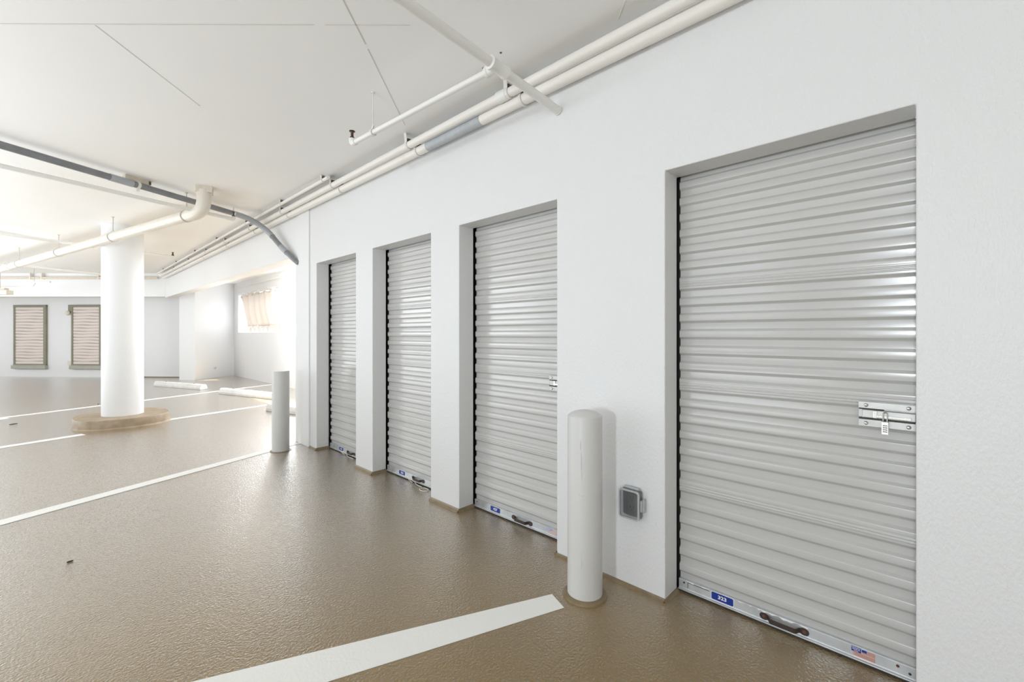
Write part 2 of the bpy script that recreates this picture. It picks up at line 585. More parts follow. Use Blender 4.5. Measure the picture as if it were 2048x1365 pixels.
# ------------------------------------------------------------------ column on its round curb
col = thing('column', 'round white concrete column on a low tan curb', 'column', (-1.35, 8.79, 0), kind='structure')
m = MB()
m.lathe([(0.243, 0.10), (0.243, CEIL)], (0, 0, 0), 48)
m.build('column_shaft', M['wall_plain'], col)
m = MB()
ring = []
for k in range(48):
    a = 2 * math.pi * k / 48
    ca, sa = math.cos(a), math.sin(a)
    e = 2 / 2.5
    ring.append((0.545 * math.copysign(abs(ca) ** e, ca), 0.545 * math.copysign(abs(sa) ** e, sa)))
b0 = 0
for sc, z in ((1.035, 0.0), (1.0, 0.018), (0.995, 0.118), (0.98, 0.13)):
    for p in ring:
        m.v.append((p[0] * sc, p[1] * sc, z))
for i in range(3):
    for k in range(48):
        k2 = (k + 1) % 48
        m.f.append([i * 48 + k, i * 48 + k2, (i + 1) * 48 + k2, (i + 1) * 48 + k])
        m.s.append(True)
m.f.append([3 * 48 + k for k in range(48)])
m.s.append(False)
m.f.append([k for k in range(48)][::-1])
m.s.append(False)
m.build('curb', M['curb'], col)

# ------------------------------------------------------------------ roll-up doors
def round_profile(pts, r):
    out = [pts[0]]
    for i in range(1, len(pts) - 1):
        a, b, c = Vector(pts[i - 1]), Vector(pts[i]), Vector(pts[i + 1])
        u, w = (a - b), (c - b)
        q = min(r, u.length * 0.4, w.length * 0.4)
        u.normalize()
        w.normalize()
        p0, p2 = b + u * q, b + w * q
        for t in (0, 0.33, 0.67, 1):
            out.append(tuple(p0 * (1 - t) ** 2 + b * 2 * t * (1 - t) + p2 * t * t))
    out.append(pts[-1])
    return out


HALF = 0.4595


def slat_mesh(name, prof):
    mb = MB()
    prof = round_profile(prof, 0.0024)
    n = len(prof)
    for y in (-HALF, HALF - 0.009):
        for (x, z) in prof:
            mb.v.append((x, y, z))
        for (x, z) in prof:
            mb.v.append((x + 0.004, y, z))
    for i in range(n - 1):
        mb.f.append([i, i + 1, 2 * n + i + 1, 2 * n + i])
        mb.s.append(True)
        mb.f.append([n + i, n + i + 1, 3 * n + i + 1, 3 * n + i][::-1])
        mb.s.append(True)
        mb.f.append([i, i + 1, n + i + 1, n + i])
        mb.s.append(False)
        mb.f.append([2 * n + i, 2 * n + i + 1, 3 * n + i + 1, 3 * n + i])
        mb.s.append(False)
    for i in (0, n - 1):
        mb.f.append([i, n + i, 3 * n + i, 2 * n + i])
        mb.s.append(False)
    return mb


PITCH, SEAM = 0.0831, 0.107
reg = [(0.0, 0.0), (0.0, 0.030), (-0.012, 0.0415), (-0.012, 0.0725), (0.0, PITCH)]
sea = [(0.0, 0.0), (0.0, 0.030), (-0.012, 0.0415), (-0.012, 0.052), (-0.0142, 0.0535), (-0.0142, 0.0575), (-0.012, 0.059),
       (-0.012, 0.064), (-0.0142, 0.0655), (-0.0142, 0.0695), (-0.012, 0.071), (-0.012, 0.078), (-0.0136, 0.0785), (-0.0136, 0.0955), (0.0, SEAM)]
UY = Vector((0, -1, 0))            # reading direction on the doors as seen from the room
UZ = Vector((0, 0, 1))
proto = {}


def latch(parent):
    """zinc slide latch on the door; local door coordinates"""
    if 'latch' not in proto:
        mb = MB()
        mb.box(-0.026, -0.023, -0.4585, -0.286, 1.034, 1.060)
        mb.box(-0.026, -0.023, -0.4585, -0.286, 0.962, 0.990)
        mb.box(-0.019, -0.016, -0.4585, -0.286, 0.962, 1.060)
        proto['latch'] = mb.build('slide_latch', M['steel'], parent, bevel=0.0008)
        mb = MB()
        mb.box(-0.036, -0.020, -0.4585, -0.298, 0.997, 1.030)
        proto['lhat'] = mb.build('latch_channel', M['steel'], proto['latch'], bevel=0.003)
        mb = MB()
        mb.box(-0.0395, -0.034, -0.445, -0.345, 1.002, 1.012)
        mb.box(-0.0395, -0.034, -0.345, -0.333, 0.999, 1.028)
        proto['lbolt'] = mb.build('slide_bolt', M['chrome'], proto['latch'], bevel=0.001)
        mb = MB()
        mb.box(-0.0225, -0.0195, -0.365, -0.287, 1.0285, 1.0345)
        mb.box(-0.0225, -0.0195, -0.4584, -0.287, 0.9895, 0.9975)
        proto['lgap'] = mb.build('latch_gap_shade', M['slot'], proto['latch'])  # black strips paint the shade in the gaps along the channel
        for y, z in ((-0.31, 1.047), (-0.437, 1.047), (-0.31, 0.975), (-0.437, 0.975)):
            mb = MB()
            mb.tube([(-0.023, y, z), (-0.028, y, z), (-0.0305, y, z), (-0.0315, y, z)], [0.0075, 0.0072, 0.005, 0.002], 14)
            proto.setdefault('lriv', []).append(mb.build('rivet', M['chrome'], proto['latch']))
        return proto['latch']
    l = share(proto['latch'], 'slide_latch', parent)
    share(proto['lhat'], 'latch_channel', l)
    share(proto['lbolt'], 'slide_bolt', l)
    share(proto['lgap'], 'latch_gap_shade', l)
    for r in proto['lriv']:
        share(r, 'rivet', l)
    return l


def roll_up_door(n, y0, y1, number, label, plate_u, handle_u, blue, has_latch=False, flag=None):
    root = thing('door_%d' % n, label, 'roll-up door', (0.167, (y0 + y1) / 2, 0), kind='structure')
    z = 0.062
    while z < 2.06:
        for k in range(5):
            if 'slat' not in proto:
                proto['slat'] = slat_mesh('slat', reg).build('slat', M['slat'], root, loc=(0, 0, z))
            else:
                share(proto['slat'], 'slat', root, (0, 0, z))
            z += PITCH
        if z < 1.9:
            if 'seam' not in proto:
                proto['seam'] = slat_mesh('slat', sea).build('slat', M['slat'], root, loc=(0, 0, z))
            else:
                share(proto['seam'], 'slat', root, (0, 0, z))
            z += SEAM
    if 'track' not in proto:
        mb = MB()
        mb.box(0.012, 0.05, -0.52, -0.42, 0.0, 2.25)
        mb.box(0.012, 0.05, 0.42, 0.52, 0.0, 2.25)
        mb.box(0.012, 0.05, -0.52, 0.52, 2.05, 2.25)
        proto['track'] = mb.build('door_track', M['dark'], root)
        mb = MB()
        mb.prism([(-0.017, 0.062), (0.006, 0.062), (0.006, 0.010), (-0.026, 0.010), (-0.026, 0.0145), (-0.020, 0.0165), (-0.017, 0.020)],
                 (0, -HALF + 0.0005, 0), (1, 0, 0), (0, 0, 1), (0, 2 * HALF - 0.008, 0))
        proto['bar'] = mb.build('bottom_bar', M['alu'], root, bevel=0.0008)
        mb = MB()
        mb.box(-0.022, 0.004, -HALF + 0.001, HALF - 0.010, 0.0005, 0.010)
        proto['seal'] = mb.build('rubber_seal', M['rubber'], root)
        mb = MB()
        mb.tube([(-0.0168, 0, 0), (-0.0178, 0, 0)], 0.0048, 12)
        proto['hole'] = mb.build('bolt_hole', M['slot'], root, loc=(0, 0.425, 0.047))
        share(proto['hole'], 'bolt_hole', root, (0, -0.44, 0.035))
        # pull handle: two rounded feet and an offset strap
        mb = MB()
        w = 0.0105
        for sgn in (-1, 1):
            mb.prism(rounded(0.036, 0.030, 0.0145), (-0.018, sgn * 0.078, 0.038), (0, 1, 0), (0, 0, 1), (-0.0035, 0, 0))
        path = [(-0.0195, -0.066), (-0.024, -0.060), (-0.040, -0.052), (-0.044, -0.046), (-0.044, 0.046), (-0.040, 0.052), (-0.024, 0.060), (-0.0195, 0.066)]
        t = 0.0025
        for i in range(len(path) - 1):
            (xa, ya), (xb, yb) = path[i], path[i + 1]
            mb.prism([(xa, ya), (xb, yb), (xb - t, yb), (xa - t, ya)], (0, 0, 0.029), (1, 0, 0), (0, 1, 0), (0, 0, 2 * w))
        proto['handle'] = mb.build('pull_handle', M['rust'], root, loc=(0, handle_u, 0), bevel=0.001)
        for sgn in (-1, 1):
            mb = MB()
            mb.tube([(-0.0215, sgn * 0.078, 0.038), (-0.0235, sgn * 0.078, 0.038)], [0.0075, 0.005], 10)
            proto.setdefault('hriv', []).append(mb.build('handle_rivet', M['rustdot'], proto['handle']))
    else:
        share(proto['track'], 'door_track', root)
        share(proto['bar'], 'bottom_bar', root)
        share(proto['seal'], 'rubber_seal', root)
        share(proto['hole'], 'bolt_hole', root, (0, 0.425, 0.047))
        share(proto['hole'], 'bolt_hole', root, (0, -0.44, 0.035))
        h = share(proto['handle'], 'pull_handle', root, (0, handle_u, 0))
        for r in proto['hriv']:
            share(r, 'handle_rivet', h)
    # number plate with white border, blue field and digits
    mb = MB()
    mb.prism(rounded(0.106, 0.040, 0.007), (-0.0172, plate_u, 0.0405), (0, 1, 0), (0, 0, 1), (-0.0006, 0, 0))
    pl = mb.build('number_plate', M['white'], root)
    pl['label'] = 'blue label reading %s' % number
    mb = MB()
    mb.prism(rounded(0.101, 0.036, 0.006), (-0.0178, plate_u, 0.0405), (0, 1, 0), (0, 0, 1), (-0.0004, 0, 0))
    mb.build('blue_field', blue, pl)
    text_mesh('number', number, 0.024, M['white'], pl, (-0.0186, plate_u, 0.0405), UY, UZ, 0.0002, 0.0007, 1.15)
    if has_latch:
        latch(root)
    if flag:
        c_blue, c_red = flag
        mb = MB()
        mb.box(-0.0178, -0.0172, -0.338, -0.262, 0.022, 0.060)
        st = mb.build('flag_sticker', M['sticker'], root)
        st['label'] = 'small sticker with a blue text box and a striped flag'
        mb = MB()
        mb.box(-0.0184, -0.0178, -0.294, -0.2625, 0.040, 0.0595)
        mb.box(-0.0184, -0.0178, -0.312, -0.296, 0.048, 0.0575)
        mb.build('blue_boxes', c_blue, st)
        mb = MB()
        for k in range(5):
            zz = 0.0245 + k * 0.0032
            mb.box(-0.0184, -0.0178, -0.3375, -0.266 - 0.006 * (k % 2), zz, zz + 0.0016)
        for k in range(5):
            zz = 0.0425 + k * 0.0032
            mb.box(-0.0184, -0.0178, -0.3375, -0.2965 if zz < 0.046 else -0.314, zz, zz + 0.0016)
        mb.build('red_stripes', c_red, st)
        for k, tx in enumerate(('PROUDLY', 'MADE IN', 'U.S.A.')):
            text_mesh('sticker_lettering', tx, 0.0062, M['white'], st, (-0.0188, -0.278, 0.0555 - k * 0.0060), UY, UZ, 0.0001, 0.0001, 1.0)
    return root


d1 = roll_up_door(1, *DOORS[0], '323', 'nearest roll-up storage door, numbered 323, with a padlocked latch', 0.238, -0.022, M['blue'], True, (M['blue'], M['red']))
d2 = roll_up_door(2, *DOORS[1], '427', 'roll-up storage door numbered 427 with an unlocked latch at its edge', 0.225, -0.04, M['blue'], True, (M['pale_blue'], M['pale_red']))
d3 = roll_up_door(3, *DOORS[2], '324', 'roll-up storage door numbered 324, third from the camera', 0.190, -0.07, M['blue'])
d4 = roll_up_door(4, *DOORS[3], '424', 'farthest roll-up storage door, beside the white pilaster', 0.165, -0.07, M['blue'])

# peeling paint along the bottom bar of the nearest door
m = MB()
u = 0.445
prev = random.uniform(0.003, 0.006)
while u > -0.10:
    du = random.uniform(0.006, 0.02)
    nx = random.choice((0.001, 0.002, 0.004, 0.008, 0.011)) * random.uniform(0.6, 1.1)
    if not (0.18 < u < 0.30):
        m.prism([(u, 0.062), (u - du, 0.062), (u - du, 0.062 - nx), (u, 0.062 - prev)], (-0.0172, 0, 0), (0, 1, 0), (0, 0, 1), (-0.0008, 0, 0))
    prev = nx
    u -= du
tag(m.build('peeling_paint', M['white'], d1), kind='stuff')
m = MB()
m.box(-0.0178, -0.0172, 0.300, 0.405, 0.052, 0.0545)
m.box(-0.0178, -0.0172, 0.404, 0.4065, 0.026, 0.0545)
m.build('bar_seam', M['slot'], d1)
m = MB()
m.tube([(-0.017, -0.405, 0.048), (-0.0185, -0.405, 0.048)], 0.0055, 10)
m.build('rust_spot', M['rustdot'], d1)

# combination padlock hanging from the nearest latch
pk = thing('padlock', 'small silver combination padlock hanging from the latch of door 323', 'padlock', (0.122, 0.128, 0.990))
m = MB()
m.box(-0.006, 0.006, -0.0105, 0.0105, -0.050, 0.0)
m.build('padlock_body', M['brass'], pk, bevel=0.0015)
m = MB()
m.tube([(0.0, 0.006, -0.002), (0.0, 0.006, 0.024)] + arc((0, 0.006, 0.024), (0, 0.006, 0.035), (0.004, 0.0, 0.035), 5)[1:] + arc((0.004, 0, 0.035), (0.006, -0.006, 0.035), (0.004, -0.006, 0.024), 5)[1:] + [(0.0, -0.006, 0.006), (0, -0.006, -0.002)], 0.0024, 10)
m.build('shackle', M['steel'], pk)
for k in range(4):
    m = MB()
    m.box(-0.0068, -0.0055, -0.0075, 0.0075, -0.0165 - k * 0.0078, -0.0125 - k * 0.0078)
    m.build('number_dial', M['sticker'], pk)
    m = MB()
    m.box(-0.0072, -0.0067, -0.0055, -0.001, -0.0158 - k * 0.0078, -0.0132 - k * 0.0078)
    m.box(-0.0072, -0.0067, 0.0015, 0.0055, -0.0158 - k * 0.0078, -0.0132 - k * 0.0078)
    m.build('dial_mark', M['slot'], pk)

# white pull cords at the two far doors
def cord(name, label, pts, r=0.003):
    mb = MB()
    mb.tube(pts, r, 8)
    return tag(mb.build(name, M['cord']), label, 'cord')


def loop(cx, cy, cz, rx, rz, a0, a1, n=18, tilt=0.4):
    out = []
    for i in range(n + 1):
        a = math.radians(a0 + (a1 - a0) * i / n)
        out.append((cx - math.sin(a) * rx * tilt, cy + math.cos(a) * rx, cz + math.sin(a) * rz))
    return out


hy = (DOORS[2][0] + DOORS[2][1]) / 2 - 0.07
cord('pull_cord', 'white cord looped round the handle of door 324', loop(0.106, hy + 0.03, 0.026, 0.05, 0.022, -60, 250) + [(0.110, hy - 0.06, 0.006), (0.116, hy - 0.10, 0.0045)])
cord('pull_cord', 'white cord ring lying on the floor before door 324', [(0.09 + 0.03 * math.sin(a), hy - 0.17 + 0.05 * math.cos(a), 0.0045) for a in [i * 0.33 for i in range(20)]])
hy = (DOORS[3][0] + DOORS[3][1]) / 2 - 0.07
cord('pull_cord', 'white cord looped round the handle of the farthest storage door', loop(0.105, hy + 0.075, 0.028, 0.06, 0.024, -60, 250) + [(0.110, hy - 0.02, 0.006), (0.114, hy - 0.12, 0.0045)])

# ------------------------------------------------------------------ bollards
def bollard(x, y, label, cap, ring_h):
    b = thing('bollard', label, 'bollard', (x, y, 0), 'grey bollards before the storage doors')
    mb = MB()
    if cap:
        mb.lathe([(0.0885, 0.0), (0.0885, 0.911), (0.0870, 0.916), (0.078, 0.923), (0.058, 0.933), (0.030, 0.941), (0.006, 0.943)], (0, 0, 0), 40)
    else:
        mb.lathe([(0.0900, 0.0), (0.0900, 0.905), (0.0885, 0.911), (0.04, 0.914), (0.006, 0.915)], (0, 0, 0), 40)
    mb.build('post', M['bollard'], b)
    mb = MB()
    mb.lathe([(0.112, 0.0), (0.110, ring_h * 0.6), (0.102, ring_h), (0.089, ring_h * 1.05)], (0, 0, 0), 40)
    mb.build('base_collar', M['cove'], b)
    return b


bn = bollard(-0.221, 1.281, 'pale grey dome-topped bollard beside the outlet box, nearest the camera', True, 0.014)
bollard(-0.290, 5.375, 'pale grey flat-topped bollard at the far end of the storage wall', False, 0.006)
# old drips of paint on the near post
m = MB()
for (an, z, h) in ((200, 0.78, 0.05), (202, 0.70, 0.09), (204, 0.63, 0.04), (196, 0.535, 0.008), (205, 0.532, 0.007), (212, 0.535, 0.009), (219, 0.530, 0.007), (203, 0.20, 0.06)):
    a = math.radians(an)
    p = Vector((0.0888 * math.cos(a), 0.0888 * math.sin(a), z - h / 2))
    m.tube([p, p + Vector((0, 0, h * 0.5)), p + Vector((0, 0, h))], [0.0012, 0.0026, 0.001], 6)
tag(m.build('paint_drips', M['bollard'], bn), kind='stuff')

# ------------------------------------------------------------------ outlet box
ob = thing('outlet_box', 'grey weatherproof outlet box with a clear bubble cover low on the wall', 'outlet', (0.0, 1.127, 0.452))
m = MB()
m.prism(rounded(0.104, 0.138, 0.012), (0, 0, 0), (0, 1, 0), (0, 0, 1), (-0.014, 0, 0))
m.build('back_plate', M['outlet'], ob)
m = MB()
m.prism(rounded(0.068, 0.105, 0.006), (-0.014, 0, 0), (0, 1, 0), (0, 0, 1), (-0.004, 0, 0))
rc = m.build('receptacle', M['cover_rim'], ob)
m = MB()
for z in (-0.028, 0.022):
    m.box(-0.0188, -0.0178, -0.010, -0.006, z, z + 0.012)
    m.box(-0.0188, -0.0178, 0.006, 0.010, z, z + 0.012)
    m.box(-0.0188, -0.0178, -0.003, 0.003, z - 0.010, z - 0.005)
tag(m.build('socket_slots', M['slot'], rc), kind='stuff')
m = MB()
# bubble cover: hollow shell with rounded outline
ro, ri = rounded(0.112, 0.146, 0.014, 5), rounded(0.108, 0.142, 0.012, 5)
n = len(ro)
for (pl, x) in ((ro, -0.014), (ro, -0.044), ([(p[0] * 0.93, p[1] * 0.95) for p in ro], -0.050)):
    for p in pl:
        m.v.append((x, p[0], p[1]))
for i in range(2):
    for k in range(n):
        k2 = (k + 1) % n
        m.f.append([i * n + k, i * n + k2, (i + 1) * n + k2, (i + 1) * n + k])
        m.s.append(True)
m.f.append([2 * n + k for k in range(n)])
m.s.append(False)
cv = m.build('bubble_cover', M['plastic'], ob)
sm = cv.modifiers.new('thick', 'SOLIDIFY')
sm.thickness = 0.002
m = MB()
for (a, b) in ((rounded(0.116, 0.150, 0.015, 5), rounded(0.100, 0.134, 0.010, 5)),):
    for x in (-0.046, -0.0535):
        for p in a:
            m.v.append((x, p[0], p[1]))
        for p in b:
            m.v.append((x, p[0], p[1]))
    n = len(a)
    for k in range(n):
        k2 = (k + 1) % n
        m.f += [[k, k2, n + k2, n + k], [2 * n + k, 3 * n + k, 3 * n + k2, 2 * n + k2], [k, 2 * n + k, 2 * n + k2, k2], [n + k, n + k2, 3 * n + k2, 3 * n + k]]
        m.s += [False] * 4
m.build('cover_rim', M['cover_rim'], ob)
m = MB()
m.tube([(-0.020, -0.042, 0.077), (-0.020, 0.042, 0.077)], 0.0075, 12)
m.box(-0.022, -0.010, -0.044, -0.030, 0.066, 0.079)
m.box(-0.022, -0.010, 0.030, 0.044, 0.066, 0.079)
m.build('hinge', M['cover_rim'], ob)
m = MB()
m.box(-0.040, -0.018, -0.066, -0.056, -0.028, 0.030)
m.box(-0.030, -0.006, -0.072, -0.066, -0.034, 0.036)
m.build('snap_latch', M['cover_rim'], ob, bevel=0.001)

# ------------------------------------------------------------------ pipes
def clamp(parent, x, y, z, r, top, axis='y', dark=True, name='pipe_clamp', w=0.022):
    """J strap: a hook under the pipe on its room side that rises to the ceiling or wall bracket"""
    mb = MB()
    pts = []
    for i in range(13):
        a = math.radians(-20 - 200 * i / 12)
        pts.append((math.cos(a) * (r + 0.003), math.sin(a) * (r + 0.003)))
    pts += [(-(r + 0.003), top - z)]
    for i in range(len(pts) - 1):
        (a0, b0), (a1, b1) = pts[i], pts[i + 1]
        mb.prism([(a0, b0), (a1, b1), (a1 * 1.08, b1 * (1.08 if i < 12 else 1)), (a0 * 1.08, b0 * (1.08 if i < 12 else 1))] if i < 12 else
                 [(a0, b0), (a1, b1), (a1 - 0.003, b1), (a0 - 0.003, b0)], (x, y - w / 2, z), (1, 0, 0), (0, 0, 1), (0, w, 0))
    o = mb.build(name, M['strap'], parent)
    if dark:
        mb = MB()
        mb.box(x - r * 0.5, x + r * 0.9, y - 0.012, y + 0.016, z + r + 0.004, z + r + 0.022)
        mb.build('clamp_bolt', M['strap_dark'], o)
    return o


# big pipe along the top of the wall
PX, PZ, PR = -0.112, 2.852, 0.029
p1 = thing('wall_pipe', 'white steel pipe hung under the ceiling along the top of the storage wall', 'pipe', (0, 0, 0))
m = MB()
m.tube([(PX, -2.0, PZ), (PX, 14.55, PZ)], PR, 20)
m.build('pipe_run', M['pipe_cream'], p1)
m = MB()
m.tube([(PX, 1.94, PZ), (PX, 2.02, PZ)], PR + 0.007, 20)
m.build('pipe_coupling', M['pipe'], p1)
for y in (1.93, 3.05, 4.43, 5.85, 7.1, 8.4, 9.7, 11.2, 12.8):
    clamp(p1, PX, y, PZ, PR, CEIL, w=0.03)

# lower conduit tight in the corner
QX, QZ, QR = -0.050, 2.810, 0.036
p2 = thing('corner_conduit', 'slim white conduit in the corner just below the big wall pipe', 'conduit', (0, 0, 0))
m = MB()
m.tube([(QX, -2.0, QZ), (QX, 14.55, QZ)], QR, 20)
m.build('conduit_run', M['pipe_cream'], p2)
m = MB()
m.tube([(QX, 2.24, QZ), (QX, 2.87, QZ)], QR + 0.0006, 20)
m.build('bare_patch', M['bare'], p2)['label'] = 'bare grey unpainted stretch of conduit'
for y in (1.86, 3.00, 4.36, 5.78, 7.05, 8.5, 10.1, 12.0):
    clamp(p2, QX, y, QZ, QR, QZ + 0.06, w=0.018)

# thin third pipe that joins farther along
p3 = thing('thin_pipe', 'thin white pipe nearest the ceiling beside the beam, running to the far corner', 'pipe', (0, 0, 0))
m = MB()
m.tube([(-0.195, 4.35, 2.893), (-0.195, 14.55, 2.893)], 0.017, 14)
m.build('pipe_run', M['pipe_cream'], p3)
for y in (4.47, 5.63, 7.0, 8.6, 10.2, 12.0, 13.6):
    clamp(p3, -0.195, y, 2.893, 0.017, CEIL, w=0.02)

# branch pipe into the wall with its tee and small sprinkler line
BZ = 2.672
bd = Vector((-0.558, 1.594 - 1.62, 0))
bp0 = Vector((0.0, 1.62, BZ))
bdir = Vector((-1.13, 1.535 - 1.62, 0)).normalized()
p4 = thing('branch_pipe', 'white steel pipe crossing the ceiling into the storage wall', 'pipe', (0, 0, 0))
m = MB()
m.tube([bp0, bp0 + bdir * 6.0], 0.0245, 20)
m.build('pipe_run', M['pipe'], p4)
m = MB()
tee = bp0 + bdir * 0.56
m.tube([tee + bdir * 0.060, tee + bdir * 0.055, tee + bdir * 0.040, tee + bdir * 0.034, tee - bdir * 0.05, tee - bdir * 0.056, tee - bdir * 0.068, tee - bdir * 0.072],
       [0.026, 0.034, 0.034, 0.030, 0.030, 0.034, 0.034, 0.026], 20)
sdv = Vector((-0.078, 1.36, 0)).normalized()
m.tube([tee, tee + sdv * 0.055, tee + sdv * 0.058, tee + sdv * 0.075], [0.024, 0.024, 0.027, 0.027], 16)
m.build('tee_fitting', M['pipe'], p4)
MB().tube([bp0 + bdir * 0.006, bp0 + bdir * 0.012], 0.028, 20).build('wall_collar', M['strap'], p4)

sp = thing('sprinkler_line', 'small white sprinkler pipe ending in a dark upright head', 'sprinkler', (0, 0, 0))
send = Vector((-0.640, 2.95, BZ))
s0 = tee + sdv * 0.07
m = MB()
m.tube([s0, send - sdv * 0.03] + arc(send - sdv * 0.03, send, send + Vector((0, 0, 0.03)), 6)[1:], 0.0165, 16)
m.build('pipe_run', M['pipe'], sp)
m = MB()
m.tube([send - sdv * 0.045, send - sdv * 0.02] + arc(send - sdv * 0.02, send, send + Vector((0, 0, 0.02)), 6)[1:] + [send + Vector((0, 0, 0.034))], 0.0215, 16)
m.build('elbow', M['pipe'], sp)
m = MB()
m.lathe([(0.013, 0.034), (0.016, 0.038), (0.016, 0.044), (0.0095, 0.050), (0.0095, 0.078), (0.012, 0.082), (0.020, 0.084), (0.020, 0.088), (0.006, 0.090)], send, 16)
m.build('sprinkler_head', M['bronze'], sp)


def ring_hanger(parent, p, d, r, z_top, name='ring_hanger', strap='strap', w=0.018, rod=0.004):
    """loop round a pipe at p (pipe direction d) and a rod up to the ceiling"""
    d = Vector(d).normalized()
    side = d.cross(Vector((0, 0, 1))).normalized()
    mb = MB()
    R = r + 0.004
    n = 20
    pts = []
    for i in range(n + 1):
        a = math.radians(110 + 320 * i / n)
        pts.append(Vector(p) + side * (math.cos(a) * R) + Vector((0, 0, math.sin(a) * R)))
    top = Vector(p) + Vector((0, 0, R + 0.030))
    pts = [top] + pts + [top]
    for i in range(len(pts) - 1):
        a, b = pts[i], pts[i + 1]
        out0 = (a - Vector(p)).normalized() * 0.003
        out1 = (b - Vector(p)).normalized() * 0.003
        o = -d * (w / 2)
        base = len(mb.v)
        for q in (a, b, b + out1, a + out0):
            mb.v.append(tuple(q + o))
        for q in (a, b, b + out1, a + out0):
            mb.v.append(tuple(q - o))
        for f in ((0, 1, 2, 3), (7, 6, 5, 4), (0, 4, 5, 1), (1, 5, 6, 2), (2, 6, 7, 3), (3, 7, 4, 0)):
            mb.f.append([base + k for k in f])
            mb.s.append(False)
    h = mb.build(name, M[strap], parent)
    mb = MB()
    mb.tube([top, (top.x, top.y, z_top)], rod, 8)
    mb.tube([(top.x, top.y, z_top - 0.006), (top.x, top.y, z_top)], rod * 3.2, 10)
    mb.build('hanger_rod', M[strap], h)
    return h


hp = s0.lerp(send, 0.80)
ring_hanger(sp, hp, sdv, 0.0165, CEIL)

# grey conduit with its bend, couplings and ceiling bracket
gc = thing('grey_conduit', 'grey plastic conduit slanting under the ceiling and bending down past the beam', 'conduit', (0, 0, 0))
A = Vector((-4.4, 4.42, 2.86))
Bq = Vector((-0.46, 6.42, 2.86))
m = MB()
path = [A, Vector((-1.66, 5.81, 2.86)), Bq]
bend = arc(Bq, (-0.20, 6.52, 2.85), (-0.100, 6.33, 2.66), 10)
path += [Vector(q) for q in bend[1:]] + [Vector((-0.075, 5.96, 2.425)), Vector((-0.02, 5.63, 2.215)), Vector((0.02, 5.55, 2.16))]
path[-1] = Vector((0.0, 5.606, 2.205))
m.tube(path, 0.0315, 18)
m.build('conduit_run', M['grey'], gc)


def coupling(a, b, r=0.0355):
    mb = MB()
    mb.tube([a, b], r, 18)
    return mb.build('coupling', M['grey_light'], gc)


cd = (Bq - A).normalized()
coupling(A + cd * 3.02, A + cd * 3.22)
mb = MB()
mb.tube([Bq - cd * 0.03] + [Vector(q) for q in bend], 0.0345, 18)
mb.build('bend_fitting', M['grey_light'], gc)
b1, b2 = Vector((-0.100, 6.33, 2.66)), Vector((-0.075, 5.96, 2.425))
coupling(b1, b1.lerp(b2, 0.22))
b3 = Vector((-0.02, 5.63, 2.215))
coupling(b2.lerp(b1, 0.06), b2.lerp(b3, 0.35))
# strut bracket and strap on the ceiling
bq = A + cd * 3.27
m = MB()
m.obox((bq.x - 0.10, bq.y - 0.05, CEIL - 0.042), (0.20, 0.10, 0), (-0.02, 0.04, 0), (0, 0, 0.042))
br = m.build('strut_bracket', M['pvc_box'], gc)
m = MB()
m.obox((bq.x + 0.095, bq.y + 0.046, CEIL - 0.038), (0.02, 0.01, 0), (-0.018, 0.036, 0), (0, 0, 0.034))
m.build('strut_end', M['strap_dark'], br)
m = MB()
m.tube([bq - cd * 0.012, bq + cd * 0.012], 0.0385, 18)
m.box(bq.x - 0.012, bq.x + 0.012, bq.y - 0.012, bq.y + 0.012, bq.z - 0.062, bq.z - 0.03)
m.build('pipe_strap', M['strap'], gc)
m = MB()
eb = Bq - cd * 0.05
m.tube([eb - cd * 0.01, eb + cd * 0.01], 0.0375, 18)
m.box(eb.x - 0.008, eb.x + 0.008, eb.y - 0.008, eb.y + 0.008, eb.z - 0.03, CEIL)
m.build('pipe_strap', M['strap'], gc)

# white sprinkler pipe below the grey conduit
sp2 = thing('sprinkler_line', 'white sprinkler pipe running below the grey conduit to an upright head', 'sprinkler', (0, 0, 0))
e0, e1 = Vector((-4.2, 4.93, 2.70)), Vector((-0.615, 6.018, 2.70))
m = MB()
m.tube([e0, e1], 0.020, 14)
m.build('pipe_run', M['pipe'], sp2)
m = MB()
dd = (e1 - e0).normalized()
m.tube([e1 - dd * 0.05, e1] + arc(e1, e1 + dd * 0.02, e1 + dd * 0.02 + Vector((0, 0, 0.03)), 5)[1:], 0.024, 14)
m.build('elbow', M['pipe'], sp2)
m = MB()
q = e1 + dd * 0.02
m.lathe([(0.013, 0.03), (0.017, 0.034), (0.017, 0.044), (0.009, 0.05), (0.009, 0.08), (0.019, 0.084), (0.019, 0.089), (0.006, 0.091)], q, 14)
m.build('sprinkler_head', M['strap_dark'], sp2)

# large beige drain pipe
dp = thing('drain_pipe', 'large beige drain pipe sloping away from its elbow under the ceiling', 'pipe', (0, 0, 0))
r0 = Vector((-0.995, 5.96, 2.672))
r1 = Vector((-3.20, 15.26, 2.625))
ddir = (r1 - r0).normalized()
vt = Vector((-0.945, 5.755, 0))
m = MB()
m.tube([r0 + ddir * 0.02, r1], 0.0600, 24)
m.build('pipe_run', M['pvc'], dp)
m = MB()
m.tube([r0 + ddir * 0.10, r0 + ddir * 0.02] + arc(r0 + ddir * 0.02, (vt.x, vt.y, 2.665), (vt.x, vt.y, 2.81), 10)[1:] + [(vt.x, vt.y, 2.855)], 0.0680, 28)
m.build('elbow', M['pvc'], dp)
m = MB()
m.tube([(vt.x, vt.y, 2.845), (vt.x, vt.y, 2.90)], 0.0715, 28)
m.build('elbow_collar', M['pvc'], dp)
m = MB()
m.obox((vt.x - 0.085, vt.y - 0.035, 2.872), (0.14, -0.055, 0), (0.045, 0.14, 0), (0, 0, CEIL - 2.872))
m.build('ceiling_boxing', M['pvc_box'], dp)
m = MB()
